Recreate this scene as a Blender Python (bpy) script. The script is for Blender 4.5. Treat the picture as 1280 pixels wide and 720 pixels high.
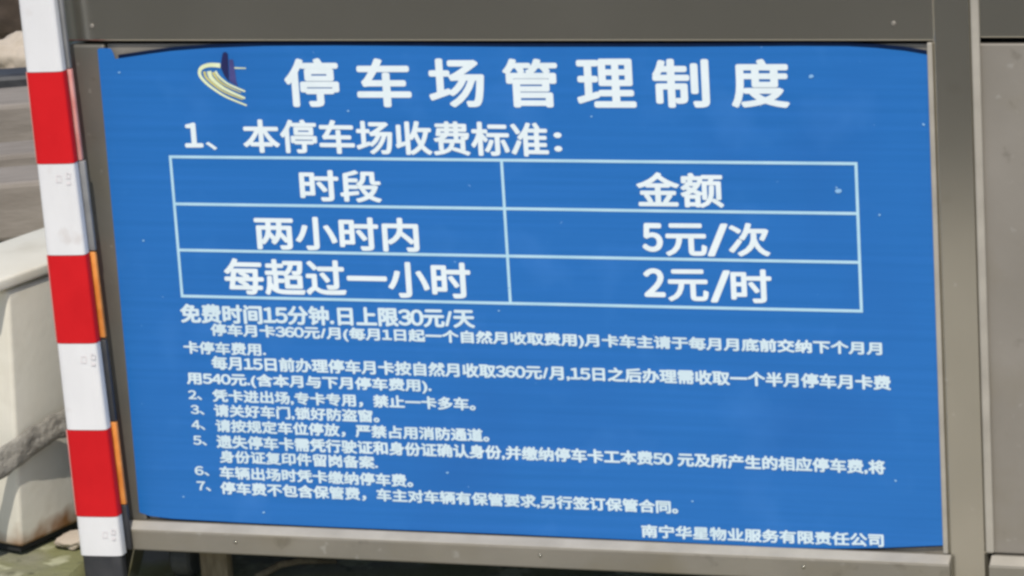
import bpy, bmesh, math, random
from mathutils import Vector, Matrix, noise

random.seed(7)
S = bpy.context.scene
C = S.collection
for o in list(bpy.data.objects):
    bpy.data.objects.remove(o)

# ------------------------------------------------------------------ camera
CAM = Vector((2.14007662, -4.72259023, 1.66382591))
RIGHT = Vector((0.95348068, 0.29540035, -0.06011012))
DOWN = Vector((0.02003411, -0.26105385, -0.96511632))
FWD = Vector((-0.30078768, 0.91901552, -0.25482789))
FPX = 4611.16                                  # focal length in photo pixels (1280 wide)
cd = bpy.data.cameras.new('camera')
cam = bpy.data.objects.new('camera', cd)
C.objects.link(cam)
M = Matrix.Identity(4)
for r in range(3):
    M[r][0] = RIGHT[r]; M[r][1] = -DOWN[r]; M[r][2] = -FWD[r]; M[r][3] = CAM[r]
cam.matrix_world = M
cd.sensor_width = 36.0
cd.lens = FPX / 1280.0 * 36.0
cd.clip_start = 0.1
cd.clip_end = 1000.0
S.camera = cam

# ------------------------------------------------------------------ light
SUN = Vector((0.11, -0.57, 0.80)).normalized()     # towards the sun
w = bpy.data.worlds.new('World'); S.world = w; w.use_nodes = True
nt = w.node_tree; nt.nodes.clear()
sky = nt.nodes.new('ShaderNodeTexSky'); sky.sky_type = 'NISHITA'; sky.sun_disc = False
sky.sun_elevation = math.asin(SUN.z)
sky.sun_rotation = math.atan2(SUN.x, SUN.y)
bg = nt.nodes.new('ShaderNodeBackground'); bg.inputs['Strength'].default_value = 0.12
wo = nt.nodes.new('ShaderNodeOutputWorld')
nt.links.new(sky.outputs[0], bg.inputs[0]); nt.links.new(bg.outputs[0], wo.inputs[0])
sl = bpy.data.lights.new('sun', 'SUN'); sl.energy = 3.6; sl.angle = math.radians(0.5); sl.color = (1.0, 0.95, 0.87)
so = bpy.data.objects.new('sun', sl); C.objects.link(so)
so.rotation_euler = SUN.to_track_quat('Z', 'Y').to_euler()
so.location = SUN * 8
S.view_settings.view_transform = 'Standard'; S.view_settings.look = 'None'
S.view_settings.exposure = 0.0; S.view_settings.gamma = 1.0
S.cycles.filter_width = 2.9                     # the photo is a soft one
S.cycles.max_bounces = 8

# ------------------------------------------------------------------ helpers
def at(px, py, y=0.0):
    """the point of the plane Y = y that the photo pixel (px, py) looks at"""
    d = FWD * FPX + RIGHT * (px - 640.0) + DOWN * (py - 360.0)
    return CAM + d * ((y - CAM.y) / d.y)

def atz(px, py, z):
    d = FWD * FPX + RIGHT * (px - 640.0) + DOWN * (py - 360.0)
    return CAM + d * ((z - CAM.z) / d.z)

def tag(o, label=None, cat=None, group=None, kind=None):
    if label: o['label'] = label
    if cat: o['category'] = cat
    if group: o['group'] = group
    if kind: o['kind'] = kind
    return o

def obj(name, bm, mat, parent=None, smooth=False):
    me = bpy.data.meshes.new(name)
    bm.normal_update(); bm.to_mesh(me); bm.free()
    me.materials.append(mat)
    if smooth:
        for p in me.polygons: p.use_smooth = True
    o = bpy.data.objects.new(name, me); C.objects.link(o)
    if parent: o.parent = parent
    return o

def empty(name, loc=(0, 0, 0)):
    o = bpy.data.objects.new(name, None); C.objects.link(o)
    o.location = loc; o.empty_display_size = 0.05
    return o

def add_hex(bm, c8, bevel=0.0, seg=2):
    """box from 8 corners: bottom 4 then top 4"""
    b2 = bmesh.new()
    v = [b2.verts.new(p) for p in c8]
    for f in ((0, 3, 2, 1), (4, 5, 6, 7), (0, 1, 5, 4), (1, 2, 6, 5), (2, 3, 7, 6), (3, 0, 4, 7)):
        b2.faces.new([v[i] for i in f])
    bmesh.ops.recalc_face_normals(b2, faces=b2.faces)
    if bevel:
        bmesh.ops.bevel(b2, geom=list(b2.edges), offset=bevel, segments=seg, affect='EDGES', profile=0.5)
    me = bpy.data.meshes.new('tmp'); b2.to_mesh(me); b2.free()
    bm.from_mesh(me); bpy.data.meshes.remove(me)

def box(bm, x0, x1, y0, y1, z0, z1, bevel=0.0, seg=2):
    add_hex(bm, [(x0, y0, z0), (x1, y0, z0), (x1, y1, z0), (x0, y1, z0),
                 (x0, y0, z1), (x1, y0, z1), (x1, y1, z1), (x0, y1, z1)], bevel, seg)

def tube(bm, path, radii, n=16, squash=1.0, rough=0.0, scale=20.0, cap=True, flat=None):
    rings = []
    for i, p in enumerate(path):
        p = Vector(p)
        t = (Vector(path[min(i + 1, len(path) - 1)]) - Vector(path[max(i - 1, 0)])).normalized()
        a = t.cross(Vector((0, 1, 0)))
        if a.length < 0.05: a = t.cross(Vector((1, 0, 0)))
        a.normalize(); b = t.cross(a).normalized()
        if flat: a = flat.cross(t).normalized(); b = flat
        ring = []
        for k in range(n):
            th = 2 * math.pi * k / n
            q = p + a * math.cos(th) * radii[i] + b * math.sin(th) * radii[i] * squash
            if rough:
                q += (q - p).normalized() * rough * noise.noise(q * scale)
            ring.append(bm.verts.new(q))
        rings.append(ring)
    for r0, r1 in zip(rings, rings[1:]):
        for k in range(n):
            bm.faces.new((r0[k], r0[(k + 1) % n], r1[(k + 1) % n], r1[k]))
    if cap:
        bm.faces.new(rings[0][::-1]); bm.faces.new(rings[-1])
    bmesh.ops.recalc_face_normals(bm, faces=bm.faces)

def rock(bm, c, r, seed=0.0, amp=0.3, sub=4):
    b2 = bmesh.new()
    bmesh.ops.create_icosphere(b2, subdivisions=sub, radius=1.0)
    for v in b2.verts:
        d = v.co.normalized(); s = Vector((seed, seed * 1.7, -seed))
        k = 1 + amp * noise.noise(d * 1.3 + s) + amp * 0.4 * noise.noise(d * 4 + s) + amp * 0.12 * noise.noise(d * 11 + s)
        v.co = Vector((d.x * r[0], d.y * r[1], d.z * r[2])) * k + Vector(c)
    me = bpy.data.meshes.new('tmp'); b2.to_mesh(me); b2.free()
    bm.from_mesh(me); bpy.data.meshes.remove(me)

def mat(name, c1, c2=None, rough=0.6, metal=0.0, scale=8.0, detail=6.0, bump=0.0, bscale=60.0, stretch=(1, 1, 1),
        lo=0.35, hi=0.65, spots=None, spec=0.5):
    """procedural paint: two tones mixed by noise, optional specks (colour, scale, threshold), bump"""
    m = bpy.data.materials.new(name); m.use_nodes = True
    n = m.node_tree.nodes; L = m.node_tree.links
    b = n['Principled BSDF']
    b.inputs['Roughness'].default_value = rough
    b.inputs['Metallic'].default_value = metal
    b.inputs['Specular IOR Level'].default_value = spec
    tc = n.new('ShaderNodeTexCoord'); mp = n.new('ShaderNodeMapping'); mp.inputs['Scale'].default_value = stretch
    L.new(tc.outputs['Object'], mp.inputs['Vector'])
    tx = n.new('ShaderNodeTexNoise'); tx.inputs['Scale'].default_value = scale; tx.inputs['Detail'].default_value = detail
    L.new(mp.outputs[0], tx.inputs['Vector'])
    mr = n.new('ShaderNodeMapRange'); mr.inputs[1].default_value = lo; mr.inputs[2].default_value = hi
    L.new(tx.outputs['Fac'], mr.inputs[0])
    mx = n.new('ShaderNodeMix'); mx.data_type = 'RGBA'
    mx.inputs[6].default_value = (*c1, 1); mx.inputs[7].default_value = (*(c2 or c1), 1)
    L.new(mr.outputs[0], mx.inputs[0])
    out = mx.outputs[2]
    for (col, sc, th, soft, amt) in (spots or []):
        t2 = n.new('ShaderNodeTexNoise'); t2.inputs['Scale'].default_value = sc; t2.inputs['Detail'].default_value = 3
        L.new(tc.outputs['Object'], t2.inputs['Vector'])
        r2 = n.new('ShaderNodeMapRange'); r2.inputs[1].default_value = th; r2.inputs[2].default_value = th + soft
        r2.inputs[4].default_value = amt
        L.new(t2.outputs['Fac'], r2.inputs[0])
        m2 = n.new('ShaderNodeMix'); m2.data_type = 'RGBA'
        m2.inputs[7].default_value = (*col, 1)
        L.new(out, m2.inputs[6]); L.new(r2.outputs[0], m2.inputs[0])
        out = m2.outputs[2]
    L.new(out, b.inputs['Base Color'])
    if bump:
        t3 = n.new('ShaderNodeTexNoise'); t3.inputs['Scale'].default_value = bscale; t3.inputs['Detail'].default_value = 8
        L.new(mp.outputs[0], t3.inputs['Vector'])
        bp = n.new('ShaderNodeBump'); bp.inputs['Strength'].default_value = bump; bp.inputs['Distance'].default_value = 0.01
        L.new(t3.outputs['Fac'], bp.inputs['Height']); L.new(bp.outputs[0], b.inputs['Normal'])
    return m

# ------------------------------------------------------------------ materials
M_blue = mat('printed_blue', (0.0105, 0.130, 0.410), (0.016, 0.146, 0.460), rough=0.42, spec=0.35, scale=4.5, stretch=(0.6, 1, 26), lo=0.3, hi=0.7, bump=0.02, bscale=18,
             spots=[((0.04, 0.19, 0.53), 9, 0.56, 0.25, 0.55), ((0.010, 0.105, 0.36), 3.2, 0.52, 0.25, 0.5), ((0.20, 0.40, 0.72), 75, 0.755, 0.02, 0.6)])
M_small = mat('printed_soft_white', (0.55, 0.68, 0.74), (0.62, 0.74, 0.79), rough=0.5, scale=12)
M_white = mat('printed_white', (0.69, 0.77, 0.79), (0.74, 0.81, 0.83), rough=0.5, scale=30)
M_line = mat('printed_pale_blue', (0.37, 0.60, 0.73), (0.44, 0.66, 0.77), rough=0.5, scale=20)
M_edge_shade = mat('navy_edge_shade', (0.003, 0.011, 0.040), (0.005, 0.016, 0.052), rough=0.7, scale=20, spec=0.1)
M_cream_ink = mat('printed_cream', (0.68, 0.74, 0.44), (0.74, 0.80, 0.54), rough=0.5, scale=40)
M_gold_ink = mat('printed_gold', (0.56, 0.50, 0.14), (0.64, 0.58, 0.20), rough=0.5, scale=40)
M_dknavy_ink = mat('printed_navy', (0.004, 0.006, 0.060), (0.006, 0.010, 0.085), rough=0.5, scale=40)
M_violet_ink = mat('printed_violet', (0.035, 0.040, 0.17), (0.06, 0.06, 0.22), rough=0.5, scale=40)
STEEL_SPOTS = [((0.40, 0.38, 0.34), 45, 0.66, 0.08, 0.5), ((0.10, 0.085, 0.065), 28, 0.64, 0.10, 0.45), ((0.20, 0.17, 0.11), 7, 0.52, 0.22, 0.5)]
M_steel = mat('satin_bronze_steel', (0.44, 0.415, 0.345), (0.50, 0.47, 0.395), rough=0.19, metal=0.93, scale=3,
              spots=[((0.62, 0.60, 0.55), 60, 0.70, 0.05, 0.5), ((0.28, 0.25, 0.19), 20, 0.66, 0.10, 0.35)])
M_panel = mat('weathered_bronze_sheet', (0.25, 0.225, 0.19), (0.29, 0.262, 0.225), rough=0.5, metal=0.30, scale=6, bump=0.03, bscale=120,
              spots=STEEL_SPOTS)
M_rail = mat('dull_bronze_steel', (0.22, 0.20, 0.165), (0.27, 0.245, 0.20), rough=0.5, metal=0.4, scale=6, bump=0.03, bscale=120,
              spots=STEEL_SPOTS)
M_post_shade = mat('shaded_bronze_steel', (0.16, 0.152, 0.132), (0.20, 0.185, 0.155), rough=0.4, metal=0.5, scale=9, bump=0.03, bscale=120,
              spots=STEEL_SPOTS)  # darker base paints in the left post's shade; the specks are wear
M_alu = mat('bare_aluminium_trim', (0.34, 0.31, 0.26), (0.42, 0.385, 0.325), rough=0.7, metal=0.2, scale=15, bump=0.03, bscale=120)
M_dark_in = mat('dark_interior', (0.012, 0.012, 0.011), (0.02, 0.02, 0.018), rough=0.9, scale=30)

# ------------------------------------------------------------------ setting
GZ = -0.068
bm = bmesh.new()
v = [bm.verts.new(p) for p in ((-150, -150, -0.125), (150, -150, -0.125), (150, 150, -0.125), (-150, 150, -0.125))]
bm.faces.new(v)
M_road = mat('asphalt', (0.022, 0.022, 0.023), (0.04, 0.038, 0.036), rough=0.9, scale=3, bump=0.3, bscale=150)
tag(obj('road', bm, M_road), kind='structure')
LOW = -0.115                                     # the level the gate and the pole stand on
bm = bmesh.new()
bmesh.ops.create_grid(bm, x_segments=160, y_segments=120, size=1.0)
for q in bm.verts:
    q.co = Vector((q.co.x * 4.0 - 0.5, -0.16 + (q.co.y + 1) * 0.5 * 8.2, LOW))
    q.co.z += 0.003 * noise.noise(q.co * 9)
M_pave = mat('mossy_concrete', (0.20, 0.19, 0.15), (0.27, 0.25, 0.20), rough=0.9, scale=5, bump=0.5, bscale=50,
             spots=[((0.17, 0.17, 0.065), 4.5, 0.42, 0.16, 0.9), ((0.42, 0.41, 0.27), 16, 0.56, 0.08, 0.75), ((0.06, 0.06, 0.03), 30, 0.62, 0.1, 0.7)])
tag(obj('pavement', bm, M_pave, smooth=True), kind='structure')
# raised mossy slab to the left of the gate
SX = atz(101, 704, GZ).x
bm = bmesh.new()
nx, ny = 150, 150
xs_ = [SX - 4.0 * (i / nx) ** 2 for i in range(nx + 1)]; ys_ = [-0.16 + 8.0 * (j / ny) ** 2 for j in range(ny + 1)]
top = [[bm.verts.new((x, y, GZ + (0.004 * noise.noise(Vector((x * 3, y * 3, 0))) + 0.0025 * noise.noise(Vector((x * 14, y * 14, 1)))))) for y in ys_] for x in xs_]
for a, b in zip(top, top[1:]):
    for k in range(ny): bm.faces.new((a[k], a[k + 1], b[k + 1], b[k]))
def skirt(row):
    low = [bm.verts.new((q.co.x, q.co.y, LOW - 0.03)) for q in row]
    for k in range(len(row) - 1): bm.faces.new((row[k], row[k + 1], low[k + 1], low[k]))
skirt(top[0]); skirt([c[0] for c in top])
bmesh.ops.recalc_face_normals(bm, faces=bm.faces)
tag(obj('kerb_slab', bm, M_pave, smooth=True), kind='structure')
bm = bmesh.new(); box(bm, -4.5, 3.5, -2.40, -0.16, LOW - 0.02, LOW + 0.004, 0.004)
M_fore = mat('pale_concrete', (0.44, 0.41, 0.35), (0.52, 0.48, 0.41), rough=0.9, scale=4, bump=0.3, bscale=60)
tag(obj('forecourt', bm, M_fore), kind='structure')  # out of view; kept pale and sized for its reflection in the steel

# ------------------------------------------------------------------ the steel gate
gate = empty('gate_cabinet', (0.6, 0.02, LOW))
tag(gate, 'weathered bronze-grey steel gate housing framing the blue notice board', 'gate')
def gobj(name, bm, m=M_steel, parent=gate, smooth=False):
    o = obj(name, bm, m, None, smooth)
    o.parent = parent; o.matrix_parent_inverse = Matrix.Translation(-Vector(parent.location))
    return o
def z_at(px, py, y=0.0): return at(px, py, y).z
def x_at(px, py, y=0.0): return at(px, py, y).x

XR0 = x_at(1173, 300); XR1 = x_at(1225, 300)         # right post
XL0 = x_at(88, 120)                                   # outer edge, left post
XL1 = XL0 + 0.060
ZT = 0.705                                            # underside of the top rail
ZLIP = z_at(640, 671.3, -0.006)                       # top of the bottom rail
ZB = z_at(640, 705.5, -0.016)
XEND = 1.78
# top rail over the sign
bm = bmesh.new(); box(bm, XL0, XR0 + 0.004, -0.003, 0.048, ZT, ZT + 0.085, 0.0025)
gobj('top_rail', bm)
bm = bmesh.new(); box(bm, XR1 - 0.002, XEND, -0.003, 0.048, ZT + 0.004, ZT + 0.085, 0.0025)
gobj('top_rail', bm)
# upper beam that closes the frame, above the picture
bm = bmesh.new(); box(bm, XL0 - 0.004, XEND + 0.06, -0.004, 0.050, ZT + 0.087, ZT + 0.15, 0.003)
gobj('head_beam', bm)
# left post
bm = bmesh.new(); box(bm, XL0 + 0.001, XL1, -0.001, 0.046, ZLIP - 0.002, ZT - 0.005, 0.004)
gobj('post', bm, M_post_shade)
# right post: chamfered section
def chamfer_post(x0, x1, yf, yb, z0, z1, ch):
    bm = bmesh.new()
    prof = [(x0, yb), (x0, yf + ch * 1.3), (x0 + ch * 0.35, yf + ch * 0.8), (x0 + ch, yf + 0.0012), (x0 + ch * 1.35, yf), (x1 - ch * 1.35, yf), (x1 - ch, yf + 0.0012), (x1 - ch * .35, yf + ch * 0.8), (x1, yf + ch * 1.3), (x1, yb)]
    lo = [bm.verts.new((a, b, z0)) for a, b in prof]; hi = [bm.verts.new((a, b, z1)) for a, b in prof]
    n = len(prof)
    for i in range(n):
        bm.faces.new((lo[i], lo[(i + 1) % n], hi[(i + 1) % n], hi[i]))
    bm.faces.new(lo[::-1]); bm.faces.new(hi)
    bmesh.ops.recalc_face_normals(bm, faces=bm.faces)
    return bm
gobj('post', chamfer_post(XR0, XR1, -0.0055, 0.05, LOW + 0.004, ZT + 0.086, 0.004))
gobj('post', chamfer_post(XEND + 0.001, XEND + 0.055, -0.014, 0.05, LOW + 0.004, ZT + 0.086, 0.008))
# bottom rails with a sloping top lip
def lip_rail(x0, x1, yf, yb, z0, z1, lip):
    bm = bmesh.new()
    prof = [(yf + 0.001, z0), (yf, z0 + 0.002), (yf, z1 - lip - 0.002), (yf + 0.0006, z1 - lip - 0.0008), (yf + 0.002, z1 - lip), (-0.0055, z1 - 0.0006), (-0.0045, z1), (yb, z1), (yb, z0)]
    a = [bm.verts.new((x0, p, q)) for p, q in prof]; b = [bm.verts.new((x1, p, q)) for p, q in prof]
    n = len(prof)
    for i in range(n):
        bm.faces.new((a[i], a[(i + 1) % n], b[(i + 1) % n], b[i]))
    bm.faces.new(a[::-1]); bm.faces.new(b)
    bmesh.ops.recalc_face_normals(bm, faces=bm.faces)
    return bm
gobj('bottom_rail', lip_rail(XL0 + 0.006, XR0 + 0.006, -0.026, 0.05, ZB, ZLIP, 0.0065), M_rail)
def lip_cap(x0, x1, yf, z1, lip):
    bm = bmesh.new()
    add_hex(bm, [(x0, yf + 0.0005, z1 - lip - 0.0006), (x1, yf + 0.0005, z1 - lip - 0.0006), (x1, -0.0057, z1 - 0.0004), (x0, -0.0057, z1 - 0.0004),
                 (x0, yf + 0.0002, z1 - lip + 0.0012), (x1, yf + 0.0002, z1 - lip + 0.0012), (x1, -0.0062, z1 + 0.0012), (x0, -0.0062, z1 + 0.0012)], 0.0004, 1)
    return bm
gobj('lip_strip', lip_cap(XL0 + 0.007, XR0 + 0.005, -0.026, ZLIP, 0.0065), M_alu)
gobj('lip_strip', lip_cap(XR1 + 0.005, XEND - 0.001, -0.024, ZLIP + 0.002, 0.008), M_alu)
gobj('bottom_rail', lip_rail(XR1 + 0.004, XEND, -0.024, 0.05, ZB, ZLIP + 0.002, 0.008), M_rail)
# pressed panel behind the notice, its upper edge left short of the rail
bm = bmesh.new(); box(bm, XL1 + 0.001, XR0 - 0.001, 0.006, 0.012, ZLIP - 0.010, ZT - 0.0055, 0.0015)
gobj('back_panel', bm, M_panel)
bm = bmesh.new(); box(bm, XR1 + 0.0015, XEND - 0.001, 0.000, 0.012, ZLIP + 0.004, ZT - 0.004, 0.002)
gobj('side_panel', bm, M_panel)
# raised edge strip of the side panel next to the post
bm = bmesh.new(); box(bm, XR1 - 0.003, XR1 + 0.0085, -0.0085, -0.001, ZLIP + 0.006, ZT + 0.08, 0.0028)
gobj('edge_strip', bm, M_alu)
bm = bmesh.new(); box(bm, XR0 - 0.0065, XR0 + 0.0005, -0.0045, 0.0055, ZLIP + 0.001, ZT - 0.002, 0.0015)
gobj('edge_strip', bm, M_alu)
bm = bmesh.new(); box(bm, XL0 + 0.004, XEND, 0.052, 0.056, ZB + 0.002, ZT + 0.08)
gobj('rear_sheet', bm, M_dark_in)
# foot under the left post
bm = bmesh.new()
fa = XL0 + 0.004
add_hex(bm, [(fa, -0.004, LOW + 0.001), (fa + 0.014, -0.004, LOW + 0.001), (fa + 0.014, 0.045, LOW + 0.001), (fa, 0.045, LOW + 0.001),
             (fa, -0.004, ZB - 0.001), (fa + 0.036, -0.004, ZB - 0.001), (fa + 0.036, 0.045, ZB - 0.001), (fa, 0.045, ZB - 0.001)], 0.002)
gobj('foot', bm)
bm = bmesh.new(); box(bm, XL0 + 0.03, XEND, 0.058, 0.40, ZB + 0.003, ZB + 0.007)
gobj('sky_block_plate', bm, M_dark_in)  # unseen plate added to block sky light and darken the ground below
for (x, z, yf_) in ((0.55 * (XR0 + XR1), 0.62, -0.0056), (0.55 * (XR0 + XR1), 0.06, -0.0056), (XL0 + 0.045, ZT + 0.022, -0.0031), (XR0 - 0.05, ZT + 0.024, -0.0031)):
    bm = bmesh.new(); tube(bm, [(x, yf_, z), (x, yf_ - 0.0012, z), (x, yf_ - 0.0016, z)], [0.0034, 0.0030, 0.0016], 14)
    gobj('screw_head', bm, M_panel, smooth=True)
# castor half hidden behind the foot
M_rubber = mat('grey_rubber', (0.035, 0.038, 0.038), (0.06, 0.063, 0.062), rough=0.6, scale=30, bump=0.1)
def castor(x, y):
    bm = bmesh.new()
    tube(bm, [(x - 0.001, y, LOW + 0.033), (x + 0.003, y, LOW + 0.033), (x + 0.028, y, LOW + 0.033), (x + 0.032, y, LOW + 0.033)], [0.027, 0.032, 0.032, 0.027], 28)
    return gobj('castor_wheel', bm, M_rubber, smooth=False)
castor(x_at(203, 706), 0.055)
castor(1.1, 0.05)
# rivets on the rails
for x in (x_at(303, 676), 0.62, 1.0):
    bm = bmesh.new()
    tube(bm, [(x, -0.0262, (ZB + ZLIP) / 2), (x, -0.0272, (ZB + ZLIP) / 2)], [0.0028, 0.0018], 12)
    gobj('rivet', bm, M_steel, smooth=True)

# ------------------------------------------------------------------ the notice board
board = empty('notice_board', (0.6, 0.004, 0.0))
tag(board, 'blue parking rules notice with white writing and a price table, fixed in the steel frame', 'notice board')
def bobj(name, bm, m, parent=board, smooth=False):
    o = obj(name, bm, m, None, smooth); o.parent = parent
    o.matrix_parent_inverse = Matrix.Translation(-Vector(board.location)) if parent is board else Matrix.Identity(4)
    return o
def disp(x, z):
    return -0.0016 + 0.0010 * noise.noise(Vector((x * 3.1, 0.3, z * 2.6))) + 0.0004 * noise.noise(Vector((x * 9, 2.3, z * 5)))

TOP = [(122.5, 62), (125, 60), (139, 60.5), (142, 66), (144.5, 73.5), (165, 70.5), (185, 67.5), (215, 63.5), (260, 60), (330, 57.5), (420, 57), (640, 58.5), (850, 58.5), (1000, 57.5), (1060, 58), (1095, 60), (1130, 63.5), (1166, 69.5)]
BOT = [(174.5, 640), (188, 644.5), (215, 648), (300, 653), (420, 658.5), (640, 667.5), (800, 675), (900, 680), (980, 684), (1040, 685.5), (1100, 684.5), (1150, 682.5), (1186.5, 681)]
TP = [at(*p) for p in TOP]; BP = [at(*p) for p in BOT]
X0 = 0.0; X1 = TP[-1].x
def interp(P, x):
    if x <= P[0].x: return P[0].z
    for a, b in zip(P, P[1:]):
        if x <= b.x:
            t = (x - a.x) / max(1e-9, b.x - a.x); return a.z + (b.z - a.z) * t
    return P[-1].z
def sheet(dx0, dx1, dtop, dbot, y, thick, skip_tab=False, nx=150, nz=40):
    bm = bmesh.new()
    xs = sorted(set([X0 + dx0 + (X1 + dx1 - X0 - dx0) * i / nx for i in range(nx + 1)] + ([] if skip_tab else [p.x for p in TP if X0 + dx0 < p.x < X1 + dx1])))
    if skip_tab: xs = [x for x in xs if x >= TP[4].x - 0.002]
    cols = []
    for x in xs:
        zt = interp(TP, x) + dtop; zb = interp(BP, x) + dbot
        col = []
        for j in range(nz + 1):
            z = zb + (zt - zb) * j / nz
            col.append(bm.verts.new((x, y + disp(x, z), z)))
        cols.append(col)
    for a, b in zip(cols, cols[1:]):
        for j in range(nz):
            bm.faces.new((a[j], b[j], b[j + 1], a[j + 1]))
    r = bmesh.ops.extrude_face_region(bm, geom=list(bm.faces))
    for g in r['geom']:
        if isinstance(g, bmesh.types.BMVert): g.co.y += thick
    bmesh.ops.recalc_face_normals(bm, faces=bm.faces)
    return bm
bobj('edge_shade_board', sheet(0.006, -0.001, 0.0048, -0.0026, 0.0030, 0.0025, True), M_edge_shade)  # near-black sheet painting the shadow line along the print's top and bottom edges
bobj('printed_sheet', sheet(0, 0, 0, 0, 0.0, 0.0012), M_blue)

FY = -0.0005
GLYPHS = {}
def glyph(body):
    if body not in GLYPHS:
        c = bpy.data.curves.new('txt', 'FONT'); c.body = body; c.resolution_u = 4
        o = bpy.data.objects.new('txt', c); C.objects.link(o)
        bpy.context.view_layer.update()
        me = bpy.data.meshes.new_from_object(o.evaluated_get(bpy.context.evaluated_depsgraph_get()))
        GLYPHS[body] = ([(q.co.x, q.co.y) for q in me.vertices], [tuple(p.vertices) for p in me.polygons])
        bpy.data.objects.remove(o); bpy.data.curves.remove(c); bpy.data.meshes.remove(me)
    return GLYPHS[body]
def gx(body): return min(q[0] for q in glyph(body)[0]), max(q[0] for q in glyph(body)[0])
EM = gx('国国')[1] - gx('国')[1]                    # advance of one full-width character
def text_faces(body):
    """set a line: full-width characters on the em, figures and narrow marks by their own width"""
    vs = []; fs = []; x = 0.0
    for ch in body:
        if ch == ' ':
            x += EM * 0.3; continue
        g = chr(ord(ch) + 0xFEE0) if ch.isdigit() else ch    # figures with a footed 1
        V, F = glyph(g)
        if ch.isdigit():
            a, b = gx(g); off = EM * 0.285 - (a + b) / 2; adv = EM * 0.57
        elif ord(ch) < 128:
            a, b = gx(g); off = EM * 0.05 - a; adv = b - a + EM * 0.12
        else:
            off = 0.0; adv = EM
        n0 = len(vs)
        vs += [(p[0] + x + off, p[1]) for p in V]; fs += [tuple(k + n0 for k in f) for f in F]
        x += adv
    return vs, fs
def write(name, body, pl, pr, h, bold=0.018, spacing=1.0, bm=None):
    """lay a line of writing on the sheet between two measured centre points; h = height in photo pixels"""
    a = at(*pl); b = at(*pr)
    hz = (at(pl[0], pl[1] - h / 2).z - at(pl[0], pl[1] + h / 2).z)
    vs, fs = text_faces(body)
    xa = min(q[0] for q in vs); xb = max(q[0] for q in vs); ya = min(q[1] for q in vs); yb = max(q[1] for q in vs)
    own = bm is None
    if own: bm = bmesh.new()
    # heavy weight: the same outlines laid down again a stroke's half-width aside, each a hair in front of the last
    k = bold * hz
    for j in range(9):
        dx, dz = (0, 0) if j == 8 else (k * math.cos(j * math.pi / 4), k * math.sin(j * math.pi / 4) * 0.8)
        vv = []
        for (x, y) in vs:
            u = (x - xa) / (xb - xa); t = (y - ya) / (yb - ya) - 0.5
            X = a.x + k + (b.x - a.x - 2 * k) * u + dx; Z = a.z + (b.z - a.z) * u + (hz - 2 * k * 0.8) * t + dz
            vv.append(bm.verts.new((X, FY - 0.00002 * j + disp(X, Z), Z)))
        for f in fs:
            try: bm.faces.new([vv[i] for i in f])
            except ValueError: pass
    if own:
        for f in bm.faces:
            f.normal_update()
            if f.normal.y > 0: f.normal_flip()
        return bobj(name, bm, M_white)
    return bm
def rows(name, items, ink=None):
    bm = bmesh.new()
    for it in items: write(name, *it[:4], bold=it[4] if len(it) > 4 else 0.018, spacing=it[5] if len(it) > 5 else 1.0, bm=bm)
    for f in bm.faces:
        f.normal_update()
        if f.normal.y > 0: f.normal_flip()
    return bobj(name, bm, ink or M_white)

xs = [(356, 424), (446, 514), (536, 606), (629, 698), (721, 795), (816, 887), (914, 987)]
rows('title_lettering', [(ch, (x0, 103.0 + 0.9 * i / 6), (x1, 103.0 + 0.9 * i / 6), 61) + (0.034,) for i, (ch, (x0, x1)) in enumerate(zip('停车场管理制度', xs))])
rows('heading_number', [('1', (231, 168.5), (254, 168.5), 31, 0.05), ('、', (258, 182), (272, 182), 10, 0.03)])
rows('heading_lettering', [('本停车场收费标准', (304, 169.5), (686, 174), 42, 0.030), (':', (693, 177), (703, 177), 24, 0.03)])
for cell in (
    [('时段', (375, 231.5), (477, 233), 40, 0.034)],
    [('金额', (796, 236.5), (905, 237.5), 44, 0.032)],
    [('两小时内', (319, 290), (524, 293.5), 42, 0.034)],
    [('5', (803, 296), (829, 296.5), 36, 0.05), ('元', (832, 299), (884, 299.5), 41, 0.035), ('/', (884, 299.5), (911, 299.5), 41, 0.04), ('次', (911, 299), (963, 299.5), 42, 0.035)],
    [('每超过一小时', (281, 344.5), (589, 350.5), 45, 0.032)],
    [('2', (805, 352.5), (832, 353), 36, 0.05), ('元', (835, 356), (886, 356.5), 40, 0.035), ('/', (888, 357.5), (914, 357.5), 40, 0.04), ('时', (914, 357), (965, 357.5), 42, 0.034)]):
    rows('cell_lettering', cell)
for line in (
    [('免费时间15分钟.日上限30元/天', (226, 391), (594, 397.5), 24, 0.046)],
    [('停车月卡360元/月(每月1日起一个自然月收取费用)月卡车主请于每月月底前交纳下个月月', (264, 412.5), (1103, 436.5), 18, 0.046)],
    [('卡停车费用.', (230, 433.5), (333, 436.5), 16, 0.046)],
    [('每月15日前办理停车月卡按自然月收取360元/月,15日之后办理需收取一个半月停车月卡费', (265, 453), (1114, 478.5), 18, 0.046)],
    [('用540元.(含本月与下月停车费用).', (234, 473), (540, 482.5), 18, 0.046)]):
    rows('charge_lettering', line, M_small)
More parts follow.
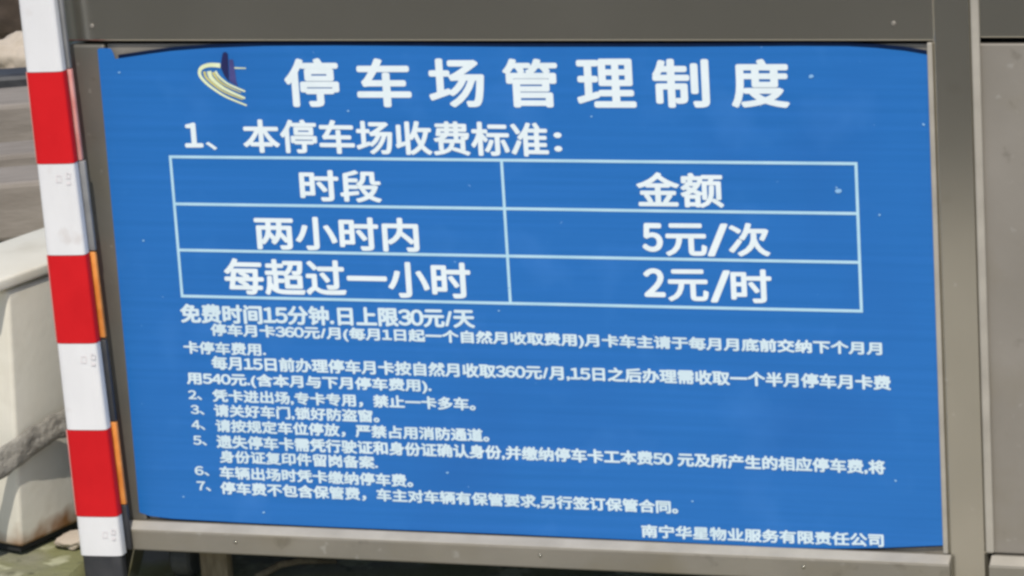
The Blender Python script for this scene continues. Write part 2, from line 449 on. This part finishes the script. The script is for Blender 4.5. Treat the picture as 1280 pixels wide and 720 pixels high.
for line in (
    [('2、', (236, 493), (253, 493.5), 12, 0.046), ('凭卡进出场,专卡专用，禁止一卡多车。', (266, 494), (595, 505), 16.5, 0.046)],
    [('3、', (239, 511.5), (256, 512), 12, 0.046), ('请关好车门,锁好防盗窗。', (268, 512.5), (475, 520), 16.5, 0.046)],
    [('4、', (240, 530.5), (257, 531), 12, 0.046), ('请按规定车位停放，严禁占用消防通道。', (270, 531.5), (612, 544), 16.5, 0.046)],
    [('5、', (242, 550), (259, 550.5), 12, 0.046), ('遗失停车卡需凭行驶证和身份证确认身份,并缴纳停车卡工本费50 元及所产生的相应停车费,将', (271, 551.5), (1107, 584), 17.5, 0.046)],
    [('身份证复印件留岗备案.', (275, 570), (473, 577.5), 16, 0.046)],
    [('6、', (244, 588), (262, 588.5), 12, 0.046), ('车辆出场时凭卡缴纳停车费。', (275, 590), (517, 600.5), 16, 0.046)],
    [('7、', (246.5, 607), (264, 607.5), 12, 0.046), ('停车费不包含保管费，车主对车辆有保管要求,另行签订保管合同。', (276, 609.5), (848, 634), 16.5, 0.046)]):
    rows('rule_lettering', line, M_small)
rows('footer_lettering', [('南宁华星物业服务有限责任公司', (802, 663), (1105, 675), 16.5, 0.046)], M_small)

# table lines
def strip(bm, pts, wd, y=FY):
    """a printed line of width wd (m) along points of the sheet, subdivided"""
    P = []
    for a, b in zip(pts, pts[1:]):
        n = max(1, int((b - a).length / 0.02))
        P += [a.lerp(b, i / n) for i in range(n)]
    P.append(pts[-1])
    prev = None
    for i, p in enumerate(P):
        t = (P[min(i + 1, len(P) - 1)] - P[max(i - 1, 0)]).normalized()
        nrm = Vector((-t.z, 0, t.x)); ww = wd(i / (len(P) - 1)) if callable(wd) else wd
        cur = []
        for s in (-.5, .5):
            q = p + nrm * ww * s
            cur.append(bm.verts.new((q.x, y + disp(q.x, q.z), q.z)))
        if prev: bm.faces.new((prev[0], cur[0], cur[1], prev[1]))
        prev = cur
def flip_front(bm):
    bm.normal_update()
    for f in bm.faces:
        if f.normal.y > 0: f.normal_flip()
LW = 0.0041
bm = bmesh.new()
tx0, tx1, txc = 0.0975, 1.0897, 0.5914; tz = (0.5377, 0.4688, 0.4009, 0.3327)
for z in tz: strip(bm, [Vector((tx0 - LW / 2, 0, z)), Vector((tx1 + LW / 2, 0, z))], LW)
for x in (tx0, tx1, txc):
    for za, zb in zip(tz, tz[1:]): strip(bm, [Vector((x, 0, za - LW / 2)), Vector((x, 0, zb + LW / 2))], LW)
flip_front(bm); bobj('table_grid', bm, M_line)

# small pale scuffs on the print
M_scuff = mat('pale_scuff', (0.16, 0.37, 0.66), (0.28, 0.50, 0.74), rough=0.6, scale=60)
bm = bmesh.new()
rnd = random.Random(11)
spots_ = [(1014, 95, 3.0), (1048, 238, 3.2), (1046, 234, 1.6), (1155, 155, 1.8), (1100, 268, 1.5), (866, 626, 1.6), (705, 690 - 60, 1.4), (436, 138, 1.5), (180, 300, 1.5), (740, 145, 1.4), (1120, 600, 1.5), (560, 590, 1.6), (330, 640, 1.5), (150, 90, 1.8)] + [(rnd.uniform(190, 1150), rnd.uniform(80, 630), rnd.uniform(0.6, 1.2)) for _ in range(8)]
for (px, py, r) in spots_:
    k = rnd.randint(5, 8); a0 = rnd.uniform(0, 6)
    vs_ = []
    for q in range(k):
        a_ = a0 + 2 * math.pi * q / k; rr = r * rnd.uniform(0.6, 1.15)
        p = at(px + rr * math.cos(a_) * 1.3, py + rr * math.sin(a_)); vs_.append(bm.verts.new((p.x, FY - 0.0004 + disp(p.x, p.z), p.z)))
    bm.faces.new(vs_)
flip_front(bm); sc_ = bobj('scuff_marks', bm, M_scuff); sc_['kind'] = 'stuff'

# emblem: three sweeping bands and a small tower
emb = bmesh.new()
def swoosh(bm, pts, w0, w1, y):
    P = []
    q = [at(*p) for p in pts]
    for i in range(len(q) - 1):                       # Catmull-Rom
        p0 = q[max(i - 1, 0)]; p1 = q[i]; p2 = q[i + 1]; p3 = q[min(i + 2, len(q) - 1)]
        for k in range(6):
            t = k / 6
            P.append(0.5 * ((2 * p1) + (p2 - p0) * t + (2 * p0 - 5 * p1 + 4 * p2 - p3) * t * t + (3 * p1 - p0 - 3 * p2 + p3) * t ** 3))
    P.append(q[-1])
    n = len(P)
    prev = None
    for i, p in enumerate(P):
        t = (P[min(i + 1, n - 1)] - P[max(i - 1, 0)]).normalized(); u = i / (n - 1)
        ww = w0 + (w1 - w0) * u
        nrm = Vector((-t.z, 0, t.x))
        cur = [bm.verts.new(((p + nrm * ww * s).x, y + disp(p.x, p.z), (p + nrm * ww * s).z)) for s in (-.5, .5)]
        if prev: bm.faces.new((prev[0], cur[0], cur[1], prev[1]))
        prev = cur
swoosh(emb, [(276, 81.5), (262, 81), (252, 85), (250.5, 93), (257, 102), (268, 111), (284, 121), (309, 131.5)], 0.0065, 0.0022, FY)
swoosh(emb, [(270, 88.5), (274, 95), (284, 103.5), (294, 108.5), (307, 114)], 0.0035, 0.0025, FY)
swoosh(emb, [(262, 88.5), (265, 97), (276, 107), (288, 114), (307, 122.5)], 0.0070, 0.0028, FY - 0.0002)
swoosh(emb, [(289, 84.5), (298, 84.7), (308, 85)], 0.0022, 0.0014, FY)
flip_front(emb); em = bobj('emblem', emb, M_cream_ink)
bm = bmesh.new()
swoosh(bm, [(256, 89), (259, 97), (270, 107), (282, 115), (304, 124)], 0.0040, 0.0014, FY - 0.0001)
swoosh(bm, [(267, 90), (272, 98), (282, 106), (302, 115.5)], 0.0040, 0.0012, FY - 0.00015)
flip_front(bm); bobj('gold_band', bm, M_gold_ink, em)
def poly(bm, pts, y):
    bm.faces.new([bm.verts.new((at(*p).x, y + disp(at(*p).x, at(*p).z), at(*p).z)) for p in pts])
bm = bmesh.new()
poly(bm, [(278, 71), (279.5, 65.5), (283, 64.5), (285.5, 67), (286, 75), (287, 102), (281, 94), (276.5, 83)], FY - 0.0003)
flip_front(bm); bobj('tower_mark', bm, M_dknavy_ink, em)
bm = bmesh.new()
poly(bm, [(287, 74), (292, 74), (294, 86), (296, 101), (298, 107), (292, 104), (287.6, 101)], FY - 0.0003)
flip_front(bm); bobj('tower_mark', bm, M_violet_ink, em)

# ------------------------------------------------------------------ striped pole
PY = -0.048
def pole_pt(t_px_y, side):
    """edges of the pole in the photo at image row y"""
    l = 27 + (103 - 27) * (t_px_y - 16) / (690 - 16); r = 72.5 + (155.5 - 72.5) * (t_px_y - 16) / (684 - 16)
    return at(l if side < 0 else r, t_px_y, PY)
M_tape_w = mat('white_reflective_tape', (0.68, 0.67, 0.665), (0.73, 0.72, 0.715), rough=0.5, scale=6, bump=0.03, bscale=90, stretch=(3, 3, 1),
               spots=[((0.55, 0.50, 0.47), 22, 0.66, 0.1, 0.5)])
M_tape_r = mat('red_reflective_tape', (0.52, 0.006, 0.010), (0.60, 0.009, 0.013), spec=0.2, rough=0.5, scale=9, bump=0.03, bscale=90,
               spots=[((0.75, 0.30, 0.28), 70, 0.76, 0.03, 0.8)])
M_tape_edge = mat('pink_tape_edge', (0.62, 0.24, 0.21), (0.68, 0.34, 0.30), rough=0.5, scale=30)
M_orange = mat('orange_reflective_tape', (0.78, 0.31, 0.07), (0.62, 0.20, 0.03), rough=0.4, scale=30)
M_dk = mat('dark_grey_plastic', (0.025, 0.026, 0.030), (0.045, 0.045, 0.048), rough=0.5, scale=25)
M_gy = mat('grey_plastic', (0.20, 0.20, 0.20), (0.28, 0.28, 0.28), rough=0.5, scale=18)
pole = empty('striped_pole', (pole_pt(690, -1) + pole_pt(690, 1)) * 0.5)
pole.location.z = LOW
tag(pole, 'leaning red and white striped barrier pole with black foot at left of the notice', 'barrier pole')
bpy.context.view_layer.update()
def pobj(name, bm, m, smooth=True, parent=pole):
    o = obj(name, bm, m, None, smooth); o.parent = pole
    o.matrix_parent_inverse = Matrix.Translation(-Vector(pole.location))
    return o
def pole_section(ya, yb, grow=0.0, steps=4, n=64, sq=0.36):
    path = []; rad = []
    for i in range(steps + 1):
        y = ya + (yb - ya) * i / steps
        l, r = pole_pt(y, -1), pole_pt(y, 1)
        path.append((l + r) * 0.5); rad.append((r - l).length * 0.5 * 0.985 + grow)
    # rounded-square section
    bm = bmesh.new(); rings = []
    ax = (path[-1] - path[0]).normalized()
    b0 = Vector((0, -1, 0)) - ax * ax.dot(Vector((0, -1, 0))); b0.normalize(); a0 = ax.cross(b0).normalized()
    view = (CAM - path[0]); 
    for p, r in zip(path, rad):
        ring = []
        for k in range(n):
            th = 2 * math.pi * k / n; c, s = math.cos(th), math.sin(th); e = 2 / 5.0
            ring.append(bm.verts.new(p + a0 * math.copysign(abs(c) ** e, c) * r + b0 * math.copysign(abs(s) ** e, s) * r * sq))
        rings.append(ring)
    for r0, r1 in zip(rings, rings[1:]):
        for k in range(n): bm.faces.new((r0[k], r0[(k + 1) % n], r1[(k + 1) % n], r1[k]))
    for rg in (rings[0][::-1], rings[-1]):
        bm.faces.new([bm.verts.new(q.co) for q in rg])
    bmesh.ops.recalc_face_normals(bm, faces=bm.faces)
    return bm
pobj('pole_tube', pole_section(-250, 800, -0.0025, 8), M_dk)
M_pink_print = mat('faint_pink_print', (0.70, 0.655, 0.655), (0.73, 0.68, 0.68), rough=0.5, scale=30)
BANDS = [(-250, -142, 'r'), (-142, -27, 'w'), (-27, 88.5, 'w'), (88.5, 203, 'r'), (203, 317, 'w'), (317, 427, 'r'), (427, 535, 'w'), (535, 643, 'r'), (643, 692, 'w')]
for ya, yb, c in BANDS:
    pobj('white_band' if c == 'w' else 'red_band', pole_section(ya + 0.4, yb - 0.4, 0.0 if c == 'w' else 0.0004), M_tape_w if c == 'w' else M_tape_r)
# narrow tape strip on the pole's right flank
def flank(ya, yb, m, wd, name='flank_strip'):
    bm = bmesh.new(); c8 = []
    for y in (yb, ya):
        r = pole_pt(y, 1); z = r.z
        c8 += [(r.x - 0.010, PY + 0.012, z), (r.x + wd, PY + 0.012, z), (r.x + wd, PY + 0.020, z), (r.x - 0.010, PY + 0.020, z)]
    add_hex(bm, c8, 0.0012)
    pobj(name, bm, m)
flank(-140, 88, M_gy, 0.0025)
flank(89, 203, M_tape_edge, 0.003)
flank(204, 316, M_gy, 0.006)
flank(318, 425, M_orange, 0.0048)
flank(428, 530, M_dk, 0.0048)
flank(531, 634, M_orange, 0.0048)
flank(635, 690, M_dk, 0.005)
# pale tape edge showing left of the red bands
def seam(ya, yb, wd):
    bm = bmesh.new(); c8 = []
    for y in (yb, ya):
        l = pole_pt(y, -1); z = l.z
        c8 += [(l.x - wd, PY - 0.006, z), (l.x + 0.006, PY - 0.006, z), (l.x + 0.006, PY + 0.006, z), (l.x - wd, PY + 0.006, z)]
    add_hex(bm, c8, 0.001)
    pobj('tape_seam', bm, M_tape_edge)
seam(89, 203, 0.0012); seam(318, 426, 0.0016); seam(536, 642, 0.0018)
# faint printed marks on the white bands
def mark(px, py, s=1.0):
    bm = bmesh.new()
    r = None
    def quad(x0, y0, x1, y1):
        # sits just in front of the rounded face of the tape
        vs = []
        for (x, y) in ((x0, y0), (x1, y0), (x1, y1), (x0, y1)):
            l, rr = pole_pt(y, -1), pole_pt(y, 1); cen = (l + rr) * 0.5; rad = (rr - l).length * 0.5
            p = at(x, y, PY - rad * 0.36 - 0.0006)
            vs.append(bm.verts.new(p))
        bm.faces.new(vs)
    for (a, b, c, d) in ((-9, -5, -2, -3.8), (-9, 3, -2, 4.2), (-9, -3.8, -7.8, 3), (-3.2, -3.8, -2, 3), (3, -8, 9, -6.8), (3, -2, 9, -0.8), (3, -6.8, 4.2, -2), (7.8, -6.8, 9, -2), (4, 3, 9, 7)):
        quad(px + a * s, py + b * s, px + c * s, py + d * s)
    pobj('printed_mark', bm, M_pink_print, smooth=False)
mark(79, 224); mark(110, 450); mark(136, 669, 0.9)

# ------------------------------------------------------------------ cream box at left
CORN = atz(27, 693, GZ + 0.004)                     # its near bottom corner
U = Vector((0.30, 0.954, 0)).normalized(); V = Vector((-0.954, 0.30, 0)).normalized()
def bx_pt(u, v, z): return CORN + U * u + V * (v - 0.06 * z) + Vector((0, 0, z))   # it leans a little
def face_u(px, py):
    """height above ground on the right face for a pixel"""
    n = Vector((U.y, -U.x, 0)); d = FWD * FPX + RIGHT * (px - 640) + DOWN * (py - 360)
    return CAM + d * ((CORN - CAM).dot(n) / d.dot(n))
HB = face_u(30, 346).z - CORN.z
HL = face_u(30, 330).z - CORN.z
M_cream = mat('chalky_cream_paint', (0.64, 0.60, 0.50), (0.70, 0.66, 0.56), rough=0.6, scale=7, bump=0.06, bscale=60,
              spots=[((0.46, 0.41, 0.31), 11, 0.56, 0.18, 0.4)])
# rust stains gather along the lower edge
n = M_cream.node_tree.nodes; L = M_cream.node_tree.links; bs = n['Principled BSDF']
src = bs.inputs['Base Color'].links[0].from_socket
tc = n.new('ShaderNodeTexCoord'); sx = n.new('ShaderNodeSeparateXYZ'); L.new(tc.outputs['Object'], sx.inputs[0])
nz = n.new('ShaderNodeTexNoise'); nz.inputs['Scale'].default_value = 22; L.new(tc.outputs['Object'], nz.inputs['Vector'])
ad = n.new('ShaderNodeMath'); ad.operation = 'MULTIPLY_ADD'; ad.inputs[1].default_value = 0.09
L.new(nz.outputs['Fac'], ad.inputs[0]); L.new(sx.outputs['Z'], ad.inputs[2])
mr = n.new('ShaderNodeMapRange'); mr.inputs[1].default_value = GZ + 0.095; mr.inputs[2].default_value = GZ + 0.050
L.new(ad.outputs[0], mr.inputs[0])
mx = n.new('ShaderNodeMix'); mx.data_type = 'RGBA'; mx.inputs[7].default_value = (0.24, 0.11, 0.035, 1)
L.new(src, mx.inputs[6]); L.new(mr.outputs[0], mx.inputs[0]); L.new(mx.outputs[2], bs.inputs['Base Color'])
cab = empty('cream_cabinet', CORN + U * 0.15 + V * 0.1)
cab.location.z = GZ
tag(cab, 'cream painted metal box with a lid and rusty lower edge, behind the striped pole', 'metal box')
bpy.context.view_layer.update()
def cobj(name, bm, m, smooth=False):
    o = obj(name, bm, m, None, smooth); o.parent = cab
    o.matrix_parent_inverse = Matrix.Translation(-Vector(cab.location)); return o
def cbox(u0, u1, v0, v1, z0, z1, bev, seg=4):
    bm = bmesh.new()
    add_hex(bm, [bx_pt(u0, v0, z0), bx_pt(u1, v0, z0), bx_pt(u1, v1, z0), bx_pt(u0, v1, z0),
                 bx_pt(u0, v0, z1), bx_pt(u1, v0, z1), bx_pt(u1, v1, z1), bx_pt(u0, v1, z1)], bev, seg)
    return bm
cobj('body', cbox(0, 0.34, 0, 0.22, 0.010, HB - 0.004, 0.007), M_cream, True)
cobj('lid', cbox(-0.05, 0.36, -0.004, 0.12, HB, HL, 0.005), M_cream, True)
cobj('plinth', cbox(0.006, 0.33, 0.008, 0.20, 0.0, 0.012, 0.001, 1), M_dark_in)

# ------------------------------------------------------------------ grey branch lying against the box
M_drift = mat('weathered_grey_wood', (0.14, 0.128, 0.105), (0.29, 0.268, 0.225), rough=0.9, scale=26, bump=0.7, bscale=70, stretch=(1, 1, 1),
              spots=[((0.40, 0.38, 0.34), 34, 0.60, 0.1, 0.6)])
nrm = Vector((U.y, -U.x, 0))
def near_face(px, py, gap):
    d = FWD * FPX + RIGHT * (px - 640) + DOWN * (py - 360)
    return CAM + d * (((CORN + nrm * gap) - CAM).dot(nrm) / d.dot(nrm))
a = near_face(16, 568, 0.013); b = near_face(88, 522, 0.036)
dirv = (b - a)
path = []; rad = []
for i in range(-14, 34):
    t = i / 12.0
    p = a + dirv * t + Vector((0, 0, -0.008 * (t - 0.5) ** 2))
    if p.z < GZ + 0.012: continue
    path.append(p); rad.append(0.0225 * (1 - 0.10 * t) * (1 + 0.10 * noise.noise(Vector((t * 3, 0, 0)))))
bm = bmesh.new(); tube(bm, path, rad, 28, 0.36, 0.006, 45, flat=nrm)
tag(obj('driftwood_branch', bm, M_drift, smooth=True), 'rough grey weathered branch leaning across the cream box', 'branch')

# ------------------------------------------------------------------ ground litter and the far things at the left edge
M_stone = mat('grey_stone', (0.20, 0.18, 0.15), (0.32, 0.29, 0.25), rough=0.9, scale=9, bump=0.5, bscale=40)
M_tan = mat('tan_stone', (0.36, 0.29, 0.22), (0.46, 0.39, 0.31), rough=0.9, scale=6, bump=0.4, bscale=30)
M_brownstone = mat('dark_brown_stone', (0.05, 0.035, 0.025), (0.11, 0.075, 0.05), rough=0.9, scale=6, bump=0.5, bscale=30)
M_board = mat('weathered_timber', (0.21, 0.18, 0.15), (0.27, 0.235, 0.20), rough=0.85, scale=7, bump=0.2, bscale=20, stretch=(1, 4, 4))
M_stake = mat('split_stake_wood', (0.13, 0.10, 0.06), (0.20, 0.16, 0.10), rough=0.85, scale=30, bump=0.4, stretch=(4, 4, 1))

def thing_rock(name, px, py, r, m, seed, label, z=None):
    p = atz(px, py, GZ)
    bm = bmesh.new(); rock(bm, (p.x, p.y, GZ + r[2] * 0.75 if z is None else z), r, seed)
    return tag(obj(name, bm, m, smooth=True), label, 'stone')
thing_rock('stone', 95, 681, (0.028, 0.03, 0.011), M_tan, 3.1, 'small pale stone on the ground beside the cream box')
# far left: timbers behind the box, then stones and a dark rubber block
def timber(px, py, length, hgt, dep, ang, label, z0=GZ):
    p = atz(px, py, z0)
    bm = bmesh.new(); box(bm, -length / 2, length / 2, -dep / 2, dep / 2, 0, hgt, 0.01, 2)
    for q in bm.verts: q.co += Vector((0, 0.004 * noise.noise(q.co * 7), 0.004 * noise.noise(q.co * 5 + Vector((3, 3, 3)))))
    o = obj('timber_beam', bm, M_board); o.location = (p.x, p.y, z0 + 0.001); o.rotation_euler = (0, 0, ang)
    return tag(o, label, 'timber', 'old timbers behind the cream box')
timber(30, 290, 1.6, 0.12, 0.16, 0.40, 'thick brownish timber beam lying closest behind the cream box')
timber(30, 236, 1.6, 0.09, 0.14, 0.45, 'grey timber beam lying second behind the cream box')
timber(20, 192, 1.7, 0.13, 0.20, 0.42, 'smooth grey timber beam lying third and farthest behind the cream box')
thing_rock('stone', 28, 92, (0.075, 0.06, 0.055), M_tan, 1.3, 'tan boulder behind the timbers at the top left edge')
thing_rock('stone', 22, 62, (0.13, 0.11, 0.13), M_brownstone, 5.7, 'dark brown boulder behind the tan one at the top left corner')
p = atz(22, 128, GZ)
bm = bmesh.new(); box(bm, -0.35, 0.09, -0.05, 0.05, 0, 0.075, 0.012, 2)
o = obj('rubber_block', bm, M_dk); o.location = (p.x, p.y, GZ + 0.001); o.rotation_euler.z = 0.35
tag(o, 'black rubber kerb block lying in front of the tan boulder', 'rubber block')
# under the bottom rail
p = at(271, 712, 0.03)
bm = bmesh.new(); box(bm, p.x - 0.023, p.x + 0.020, 0.022, 0.046, LOW + 0.003, ZB - 0.002, 0.003, 2)
tag(obj('wooden_stake', bm, M_stake), 'short brown wooden stake standing under the bottom rail', 'stake')
bm = bmesh.new()
q = [at(320, 730, 0.05), at(332, 716, 0.06), at(350, 706, 0.07), at(375, 701, 0.09), at(420, 702, 0.12)]
for v_ in q: v_.z = max(v_.z, LOW + 0.006)
tube(bm, q, [0.005, 0.006, 0.006, 0.005, 0.004], 10, 1, 0.001, 40)
tag(obj('twig', bm, M_stake, smooth=True), 'curved brown twig lying under the bottom rail', 'twig')
